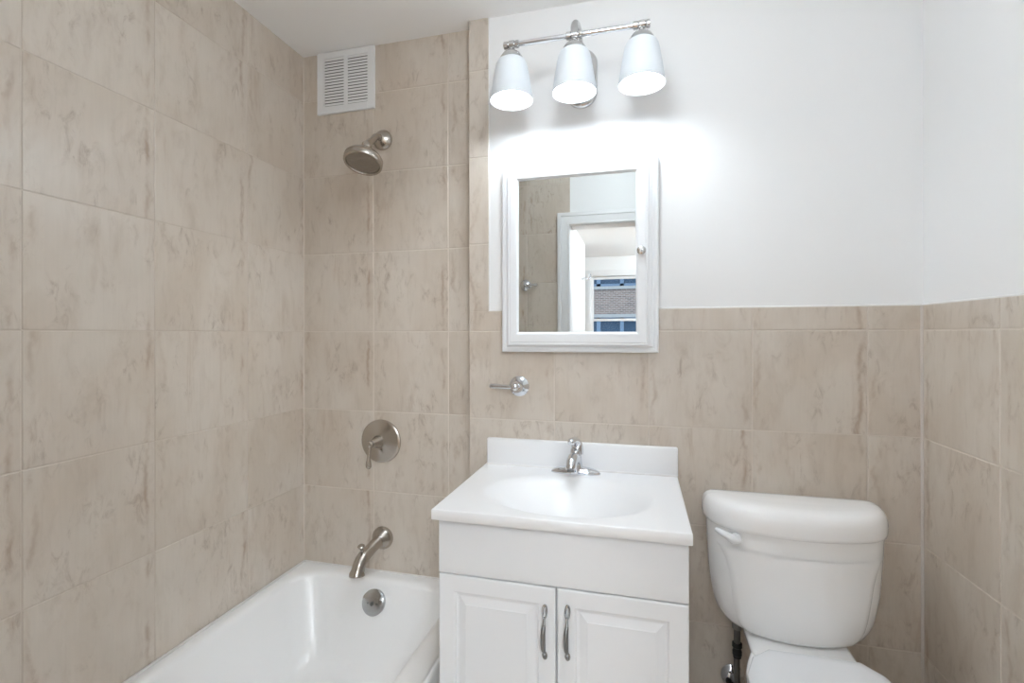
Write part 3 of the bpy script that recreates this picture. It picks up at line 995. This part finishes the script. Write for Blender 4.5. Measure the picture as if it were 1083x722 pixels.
def build_top():
    x0, x1, y0, y1 = -0.5465, 0.1212, 1.2240, D - 0.0005
    zt = VTOP
    th = 0.029
    t = thing('vanity_sink_top', 'glossy white sink top with oval basin and backsplash on the vanity cabinet', 'sink', ((x0 + x1) / 2, 1.47, zt - th))
    bx, by, ax, ay, dep = -0.206, 1.440, 0.255, 0.188, 0.135
    e = 0.003
    nx, ny = 112, 84
    bm = bmesh.new()
    def hgt(x, y):
        r = math.hypot((x - bx) / ax, (y - by) / ay)
        if r >= 1:
            return 0.0
        s = 1 - r * r
        # soft lip, then a bowl
        return -dep * (s ** 1.75)
    grid = []
    for j in range(ny + 1):
        row = []
        for i in range(nx + 1):
            x = x0 + e + (x1 - x0 - 2 * e) * i / nx
            y = y0 + e + (y1 - y0 - e) * j / ny
            row.append(bm.verts.new((x, y, zt + hgt(x, y))))
        grid.append(row)
    for j in range(ny):
        for i in range(nx):
            bm.faces.new((grid[j][i], grid[j][i + 1], grid[j + 1][i + 1], grid[j + 1][i]))
    # rounded edge and sides down to the underside
    border = [grid[0][i] for i in range(nx + 1)] + [grid[j][nx] for j in range(1, ny + 1)] + [grid[ny][i] for i in range(nx - 1, -1, -1)] + [grid[j][0] for j in range(ny - 1, 0, -1)]
    prev = border
    for (d, dz) in ((e * .4, -e * .12), (e * .75, -e * .4), (e, -e), (e, -th + .002), (e - .002, -th)):
        cur = []
        for v in border:
            x, y = v.co.x, v.co.y
            X = x - d if abs(x - (x0 + e)) < 1e-6 else (x + d if abs(x - (x1 - e)) < 1e-6 else x)
            Y = y - d if abs(y - (y0 + e)) < 1e-6 else y
            cur.append(bm.verts.new((X, Y, zt + dz)))
        for i in range(len(border)):
            k = (i + 1) % len(border)
            bm.faces.new((prev[i], prev[k], cur[k], cur[i]))
        prev = cur
    slab = mesh_obj('counter_slab', bm, M_MARBLE, t, angle=50)
    # backsplash
    bm = newbox(-0.5395, 0.1225, D - 0.021, D - 0.0005, zt - .002, EYE - 0.3790, 0.005, 3)
    mesh_obj('backsplash', bm, M_MARBLE, t)
    bm = bmesh.new()
    tube(bm, [(-0.5385, D - .022, zt + .0005, .004), (0.1215, D - .022, zt + .0005, .004)], n=10, k=1)
    mesh_obj('caulk_line', bm, M_CAULK, t)
    # drain
    bm = bmesh.new()
    lathe(bm, [(0.021, -.004), (0.023, 0.0), (0.022, .003), (0.017, .0035), (0.015, .001), (0.014, .006), (0.008, .008), (0.001, .008)], (bx, by, zt - dep + .002), (0, 0, 1), 28)
    mesh_obj('drain', bm, M_CHROME, t)
build_top()

def build_faucet():
    c = Vector((-0.2115, 1.662, VTOP))
    t = thing('sink_faucet', 'chrome single-lever faucet standing on the back of the white sink top', 'faucet', c)
    bm = bmesh.new()
    rings = []
    for f, z in ((1.0, 0.0), (1.0, .004), (0.97, .008), (0.90, .0125), (0.72, .018), (0.45, .022), (0.15, .0235)):
        rings.append([Vector((c.x + .084 * f * math.cos(a) * (1 - 0.0 * abs(math.sin(a))), c.y + .026 * f ** .8 * math.sin(a), c.z + z)) for a in [2 * PI * i / 48 for i in range(48)]])
    loft(bm, rings)
    mesh_obj('base_plate', bm, M_CHROME, t)
    bm = bmesh.new()
    lathe(bm, [(0.028, .004), (0.0270, .016), (0.0235, .028), (0.0215, .040), (0.0205, .056), (0.0200, .064), (0.0185, .068), (0.0190, .071), (0.017, .080), (0.010, .086), (0.001, .088)], c, (0, 0, 1), 36)
    mesh_obj('body', bm, M_CHROME, t)
    bm = bmesh.new()
    # low arched spout towards the basin
    tube(bm, [(c.x, c.y - .002, c.z + .040, .020), (c.x - .001, c.y - .024, c.z + .054, .0205), (c.x - .002, c.y - .050, c.z + .060, .0200), (c.x - .003, c.y - .074, c.z + .056, .0185), (c.x - .004, c.y - .088, c.z + .046, .0170), (c.x - .004, c.y - .092, c.z + .036, .0160)], n=28)
    sp = mesh_obj('spout', bm, M_CHROME, t)
    bm = bmesh.new()
    lathe(bm, [(0.0115, 0), (0.0115, .008), (0.009, .0085), (0.008, .004), (0.001, .004)], (c.x - .004, c.y - .0925, c.z + .037), (0, -0.12, -1), 22)
    mesh_obj('aerator', bm, M_PEWTER, sp)
    bm = bmesh.new()
    # lever: dome cap flowing into a paddle that rises and leans over the spout
    tube(bm, [(c.x + .003, c.y + .010, c.z + .064, .0225), (c.x + .004, c.y + .012, c.z + .082, .0215), (c.x + .003, c.y + .008, c.z + .099, .0175), (c.x, c.y - .006, c.z + .110, .0135), (c.x - .004, c.y - .026, c.z + .1150, .0120), (c.x - .008, c.y - .046, c.z + .1145, .0125), (c.x - .010, c.y - .058, c.z + .112, .007)], n=24)
    lv = mesh_obj('lever', bm, M_CHROME, t)
    bm = bmesh.new()
    lathe(bm, [(0.0045, 0), (0.0045, .0022), (0.001, .003)], (c.x + .002, c.y - .0125, c.z + .080), (-0.1, -1, 0.15), 14)
    mesh_obj('indicator', bm, M_RED, lv)
build_faucet()

# ------------------------------------------------------------------ toilet
TX = 0.443
def build_toilet():
    t = thing('toilet', 'white two-piece toilet with a bow-front tank between the vanity and right wall', 'toilet', (TX, 1.35, 0.0))
    # plan outline: flat back, bowed front, rounded corners
    def plan(hw, yb, yf_side, bow, r, z, n=64, cx=TX):
        """closed outline at height z. hw half width, yb back, front bows from yf_side at the sides to yf_side-bow in the centre"""
        pts = []
        # front from left to right
        m = 40
        for i in range(m + 1):
            s = -1 + 2 * i / m
            x = s * hw
            y = yf_side - bow * (1 - abs(s) ** 2.2)
            # corner rounding near the ends
            k = max(0.0, (abs(s) * hw - (hw - r)) / r)
            y += r * (1 - math.sqrt(max(0.0, 1 - k * k)))
            pts.append(Vector((cx + x, y, z)))
        yr = pts[-1].y
        for i in range(1, 9):
            pts.append(Vector((cx + hw, yr + (yb - .02 - yr) * i / 8, z)))
        for i in range(1, 5):
            a = i / 4 * PI / 2
            pts.append(Vector((cx + hw - .02 * (1 - math.cos(a)), yb - .02 + .02 * math.sin(a), z)))
        for i in range(1, 12):
            pts.append(Vector((cx + (hw - .02) * (1 - 2 * i / 12), yb, z)))
        for i in range(0, 5):
            a = i / 4 * PI / 2
            pts.append(Vector((cx - hw + .02 * (1 - math.sin(a)), yb - .02 + .02 * math.cos(a), z)))
        for i in range(1, 8):
            pts.append(Vector((cx - hw, yb - .02 + (yr - yb + .02) * i / 8, z)))
        return pts
    zt = EYE - 0.573
    zb = EYE - 0.893
    # tank body: half width against height
    prof = [(0.000, 0.150, .030), (0.0015, 0.166, .024), (0.006, 0.178, .017), (0.014, 0.190, .011), (0.026, 0.2005, .007), (0.044, 0.2095, .004), (0.065, 0.2165, .003), (0.100, 0.2235, .002), (0.145, 0.2295, .001), (0.190, 0.2325, .0005), (0.240, 0.2350, 0), (0.320, 0.2380, 0), (0.325, 0.2380, 0)]
    rings = []
    for h, hw, tuck in prof:
        f = h / 0.32
        rings.append(plan(hw, 1.700 - tuck * .4, 1.600 + tuck - .010 * f, 0.072 - .012 * (1 - f), min(0.05, hw * .5), zb + h))
    bm = bmesh.new()
    loft(bm, rings)
    mesh_obj('tank', bm, M_PORC, t, angle=60)
    # raised front face panel lines: a softly proud front shield
    rings = []
    for h, hw in ((0.001, 0.118), (0.006, 0.135), (0.014, 0.147), (0.030, 0.159), (0.050, 0.1675), (0.075, 0.1735), (0.100, 0.1775), (0.143, 0.183), (0.190, 0.189), (0.215, 0.195), (0.235, 0.203), (0.252, 0.213), (0.262, 0.220)):
        f = h / 0.32
        tk = max(0.0, 0.045 * (1 - h / 0.07) ** 2) if h < 0.07 else 0
        pts = []
        bow = 0.072 - .012 * (1 - f)
        # body half width at this height
        for q in range(len(prof) - 1):
            if prof[q][0] <= h <= prof[q + 1][0]:
                u = (h - prof[q][0]) / (prof[q + 1][0] - prof[q][0])
                HW = prof[q][1] + (prof[q + 1][1] - prof[q][1]) * u
                tk = prof[q][2] + (prof[q + 1][2] - prof[q][2]) * u
        base = lambda x: 1.600 + tk - .010 * f - bow * (1 - min(1, abs(x) / HW) ** 2.2)
        def surf(x):
            r = min(0.05, HW * .5)
            k = max(0.0, min(1.0, (abs(x) - (HW - r)) / r))
            return base(x) + r * (1 - math.sqrt(max(0, 1 - k * k)))
        m = 40
        fr = []
        for i in range(m + 1):
            s = -1 + 2 * i / m
            x = s * hw
            edge = min(1.0, (1 - abs(s)) * hw / 0.011)
            lift = 0.0095 * math.sin(edge * PI / 2) if edge < 1 else 0.0095
            fr.append(Vector((TX + x, surf(x) + .0015 - lift, zb + h)))
        rings.append(fr)
    bm = bmesh.new()
    loft(bm, rings, False, False, closed=False)
    mesh_obj('tank_front_panel', bm, M_PORC, t, angle=80)
    # lid
    lz0, lz1 = EYE - 0.577, EYE - 0.499
    rings = []
    base = plan(0.2495, 1.710, 1.585, 0.079, 0.065, 0.0)
    lc = Vector((TX, 1.625, 0.0))
    for ins, z in ((.010, lz0 + .004), (.006, lz0), (.002, lz0 + .003), (.0005, lz0 + .012), (0, lz0 + .030), (.0015, lz0 + .046), (.006, lz0 + .060), (.0135, lz0 + .069), (.024, lz0 + .0745), (.042, lz0 + .0775), (.066, lz0 + .079)):
        ring = []
        for p in base:
            d = p - lc
            sx_ = (0.2495 - ins) / 0.2495
            sy_ = (0.105 - ins) / 0.105
            ring.append(Vector((lc.x + d.x * sx_, lc.y + d.y * sy_, z)))
        rings.append(ring)
    bm = bmesh.new()
    loft(bm, rings)
    mesh_obj('tank_lid', bm, M_PORC, t, angle=60)
    # flush lever at upper left of the tank front
    c = Vector((0.272, 1.549, EYE - 0.597))
    bm = bmesh.new()
    lathe(bm, [(0.013, -.02), (0.0145, 0.0), (0.0145, .007), (0.012, .011), (0.001, .012)], c, (-0.25, -1, 0), 24)
    tube(bm, [(c.x + .008, c.y - .010, c.z - .004, .0110), (c.x - .010, c.y - .015, c.z - .001, .0150), (c.x - .026, c.y - .014, c.z + .008, .0125), (c.x - .042, c.y - .008, c.z + .015, .0105), (c.x - .055, c.y + .001, c.z + .018, .0060)], n=22, flat=0.85)
    mesh_obj('flush_lever', bm, M_SEAT, t)
    # bowl with pedestal
    def egg(cx, yb, yf, hw, z, n=56, sq=2.35):
        pts = []
        ym = yb - (yb - yf) * 0.45
        for i in range(n):
            a = 2 * PI * i / n
            ca, sa = math.cos(a), math.sin(a)
            if sa >= 0:
                x = math.copysign(abs(ca) ** (2 / 3.6), ca) * (hw - max(0.0, hw - 0.128) * min(1.0, sa / 0.55))
                y = ym + (yb - ym) * abs(sa) ** (2 / 3.6)
            else:
                x = math.copysign(abs(ca) ** (2 / 2.1), ca) * hw
                y = ym - (ym - yf) * abs(sa) ** (2 / 2.1)
            pts.append(Vector((cx + x, y, z)))
        return pts
    rings = [egg(TX, 1.56, 1.06, 0.115, 0.0), egg(TX, 1.56, 1.06, 0.115, 0.02), egg(TX, 1.55, 1.09, 0.100, 0.05), egg(TX, 1.55, 1.09, 0.098, 0.14), egg(TX, 1.56, 1.05, 0.115, 0.22), egg(TX, 1.60, 0.99, 0.150, 0.29), egg(TX, 1.64, 0.955, 0.172, 0.345),
             egg(TX, 1.655, 0.945, 0.179, 0.372), egg(TX, 1.655, 0.945, 0.179, 0.388), egg(TX, 1.650, 0.95, 0.175, 0.396), egg(TX, 1.64, 0.96, 0.165, 0.399)]
    bm = bmesh.new()
    loft(bm, rings)
    mesh_obj('bowl', bm, M_PORC, t, angle=60)
    # deck under the tank
    rings = [rrect(TX - .004, 1.585, hx, hy, .03, z, n=8) for hx, hy, z in ((0.120, 0.100, 0.36), (0.132, 0.104, 0.385), (0.134, 0.106, 0.400), (0.131, 0.103, 0.4055), (0.124, 0.096, 0.4075))]
    bm = bmesh.new()
    loft(bm, rings)
    mesh_obj('tank_deck', bm, M_PORC, t, angle=60)
    # seat and closed lid: straight back edge with clipped corners
    def lidring(off, z, yb=1.482):
        pts = []
        back = [(-0.107, yb), (0.133, yb)]
        hw, yf, ymid = 0.180, 0.955, 1.25
        xs = []
        n = 40
        for i in range(n + 1):          # front arc from right to left
            a = -PI / 2 + PI / 2 - i / n * PI
            x = math.cos(a) * hw
            y = ymid + math.sin(a) * (ymid - yf)
            xs.append((x, y))
        right = [(0.158, 1.437), (0.178, 1.36), (0.1805, 1.30)]
        left = [(-0.1805, 1.30), (-0.178, 1.36), (-0.150, 1.437)]
        seq = [(-0.100, yb), (0.120, yb)] + right + xs + left
        cx0, cy0 = 0.005, 1.23
        for (x, y) in seq:
            d = Vector((x - cx0, y - cy0))
            l = d.length
            d = d * ((l - off) / l)
            pts.append(Vector((TX + cx0 + d.x, cy0 + d.y, z)))
        return pts
    bm = bmesh.new()
    loft(bm, [lidring(.006, .4005), lidring(.002, .402), lidring(.002, .412), lidring(.006, .4145)])
    mesh_obj('seat_ring', bm, M_SEAT, t, angle=50)
    bm = bmesh.new()
    loft(bm, [lidring(.003, .4150), lidring(0, .417), lidring(0, .4275), lidring(.0015, .4300), lidring(.005, .4318), lidring(.03, .4330), lidring(.09, .434)])
    mesh_obj('seat_lid', bm, M_SEAT, t, angle=50)
    for sx in (-0.075, 0.085):
        mesh_obj('seat_hinge', newbox(TX + sx - .016, TX + sx + .016, 1.478, 1.4995, .403, .420, .004), M_SEAT, t)
build_toilet()

def build_supply():
    x, y = 0.2905, 1.640
    t = thing('water_supply_line', 'dark water supply hose with chrome wall valve below the toilet tank', 'pipe', (x, D, 0.18))
    zt = EYE - 0.885
    bm = bmesh.new()
    lathe(bm, [(0.0185, 0.020), (0.0185, 0.0), (0.015, -.004), (0.0145, -.024), (0.011, -.026)], (x, y, zt - .004), (0, 0, 1), 8)
    n = mesh_obj('coupling_nut', bm, M_GREYPL, t, angle=20)
    bm = bmesh.new()
    lathe(bm, [(0.0098, 0), (0.0098, -.075)], (x, y, zt - .024), (0, 0, 1), 20)
    lathe(bm, [(0.0092, -.11), (0.0092, -.235)], (x - .001, y, zt), (0, 0, 1), 20)
    mesh_obj('hose', bm, M_HOSE, t)
    bm = bmesh.new()
    lathe(bm, [(0.009, -.072), (0.0145, -.073), (0.0150, -.084), (0.0115, -.087), (0.0120, -.094), (0.0138, -.097), (0.0138, -.108), (0.0120, -.111), (0.0120, -.117), (0.009, -.118)], (x, y, zt), (0, 0, 1), 20)
    mesh_obj('hose_fitting', bm, M_BLACK, t, angle=30)
    # stop valve
    zv = EYE - 1.112
    bm = bmesh.new()
    lathe(bm, [(0.037, 0), (0.0375, .003), (0.033, .010), (0.020, .016), (0.0115, .018)], (x + .001, D, zv), (0, -1, 0), 36)
    e = mesh_obj('valve_escutcheon', bm, M_CHROME, t)
    bm = bmesh.new()
    lathe(bm, [(0.011, .010), (0.011, .060), (0.0145, .062), (0.0145, .098), (0.009, .100)], (x, D, zv), (0, -1, 0), 20)
    lathe(bm, [(0.012, -.012), (0.012, .014), (0.0095, .020), (0.0095, .034)], (x - .0005, y, zv), (0, 0, 1), 18)
    v = mesh_obj('stop_valve', bm, M_PEWTER, t)
    bm = bmesh.new()
    lathe(bm, [(0.004, 0), (0.004, .016), (0.0085, .018), (0.0095, .023), (0.008, .027), (0.001, .028)], (x - .006, D - .055, zv + .008), (-0.55, -0.3, 0.45), 20)
    mesh_obj('valve_handle', bm, M_BLACK, v)
build_supply()

# ------------------------------------------------------------------ things seen in the mirror
def build_alcove_hook():
    c = Vector((-0.7275, DY, EYE + 0.3175))
    t = thing('towel_hook', 'round chrome hook on the tiled wall seen at the left edge of the mirror', 'hook', c)
    bm = bmesh.new()
    lathe(bm, [(0.036, 0), (0.037, .004), (0.033, .010), (0.020, .016), (0.012, .022), (0.010, .034), (0.013, .040), (0.012, .048), (0.001, .052)], c, (0, 1, 0), 36)
    mesh_obj('rosette', bm, M_CHROME, t)
    bm = bmesh.new()
    tube(bm, [(c.x, c.y + .040, c.z, .008), (c.x + .018, c.y + .048, c.z - .001, .007), (c.x + .05, c.y + .050, c.z - .001, .008), (c.x + .085, c.y + .048, c.z, .009)], n=16)
    mesh_obj('lever', bm, M_CHROME, t)
build_alcove_hook()

def build_robe_hook():
    c = Vector((HX, -2.75, EYE + 0.690))
    t = thing('robe_hook', 'small chrome double hook on the white wall beside the window, seen in the mirror', 'hook', c)
    bm = bmesh.new()
    lathe(bm, [(0.022, 0), (0.023, .004), (0.018, .009), (0.009, .013), (0.008, .05)], c, (1, 0, 0), 24)
    mesh_obj('rosette', bm, M_CHROME, t)
    for s in (-1, 1):
        bm = bmesh.new()
        tube(bm, [(c.x + .045, c.y, c.z, .008), (c.x + .060, c.y + .03 * s, c.z - .012, .008), (c.x + .085, c.y + .05 * s, c.z - .01, .008), (c.x + .10, c.y + .055 * s, c.z + .03, .009), (c.x + .10, c.y + .055 * s, c.z + .045, .012)], n=12)
        mesh_obj('prong', bm, M_CHROME, t)
build_robe_hook()

def build_building():
    Y = -14.0
    t = thing('apartment_building', 'brick building with blue window bands across the street, seen through window in the mirror', 'building', (0, Y - 2.5, -3.0))
    zA, zB = EYE + 0.68, EYE + 1.545
    bm = bmesh.new()
    box(bm, -9, 9, Y - 4, Y, zA, zB)
    box(bm, -9, 9, Y - 4, Y, EYE + 3.2, EYE + 4.1)
    box(bm, -9, 9, Y - 4, Y, EYE - 2.4, EYE - 0.9)
    box(bm, -9, 9, Y - 4, Y - .35, -3.0, EYE + 4.1)
    mesh_obj('brick_wall', bm, M_BRICK, t, smooth=False)
    bm = bmesh.new()
    box(bm, -9, 9, Y - .3, Y + .06, zB, zB + .10)
    box(bm, -9, 9, Y - .3, Y + .04, zA - .12, zA)
    mesh_obj('ledge', bm, M_CONC, t, smooth=False)
    for (z0, z1) in ((zB + .10, EYE + 3.2), (EYE - .9, zA - .12)):
        for k in range(-4, 4):
            xa = -0.63 + k * 2.2
            xb = xa + 2.2
            bm = bmesh.new()
            for (a, b, c, d) in ((xa, xa + .10, z0, z1), (xb - .03, xb, z0, z1), (xa, xb, z0, z0 + .10), (xa, xb, z1 - .10, z1), (xa + 1.36, xa + 1.50, z0, z1)):
                box(bm, a, b, Y - .25, Y - .12, c, d)
            f = mesh_obj('window', bm, M_BLUEFR, t, smooth=False)
            mesh_obj('pane', newbox(xa + .02, xb - .02, Y - .21, Y - .19, z0 + .02, z1 - .02), M_FARGLASS, f, smooth=False)
build_building()

# ------------------------------------------------------------------ added fill-light globes outside the frame
def build_fill_globe(name, label, c, r, m):
    t = thing(name, label, 'ceiling lamp', c)
    bm = bmesh.new()
    lathe(bm, [(0.065, 0), (0.066, -.012), (0.060, -.020), (0.020, -.024), (0.012, -.030), (0.012, -.060), (0.034, -.064), (0.036, -.076), (0.030, -.078)], c, (0, 0, 1), 48)
    mesh_obj('fill_base', bm, M_SATIN, t)
    bm = bmesh.new()
    prof = [(max(0.002, r * math.sin(a)), -.070 - r + r * math.cos(a)) for a in [PI * k / 24 for k in range(3, 25)]]
    lathe(bm, prof, c, (0, 0, 1), 48)
    mesh_obj('glow_globe', bm, m, t)
build_fill_globe('fill_globe', 'added white fill-light globe on the bathroom ceiling near the door, out of view', (-0.12, 0.86, ZC), 0.105, M_FILL)
M_FILL2 = emis('room_fill_glow', (237, 247, 254), ROOM_FILL_E)
build_fill_globe('fill_globe', 'added white fill-light globe on the ceiling of the room beyond the door', (0.60, -0.90, ZC), 0.15, M_FILL2)
M_FILL3 = emis('window_side_fill_glow', (237, 247, 254), FAR_FILL_E)
build_fill_globe('fill_globe', 'added white fill-light globe on the ceiling near the window of the next room', (0.80, -3.0, ZC), 0.13, M_FILL3)
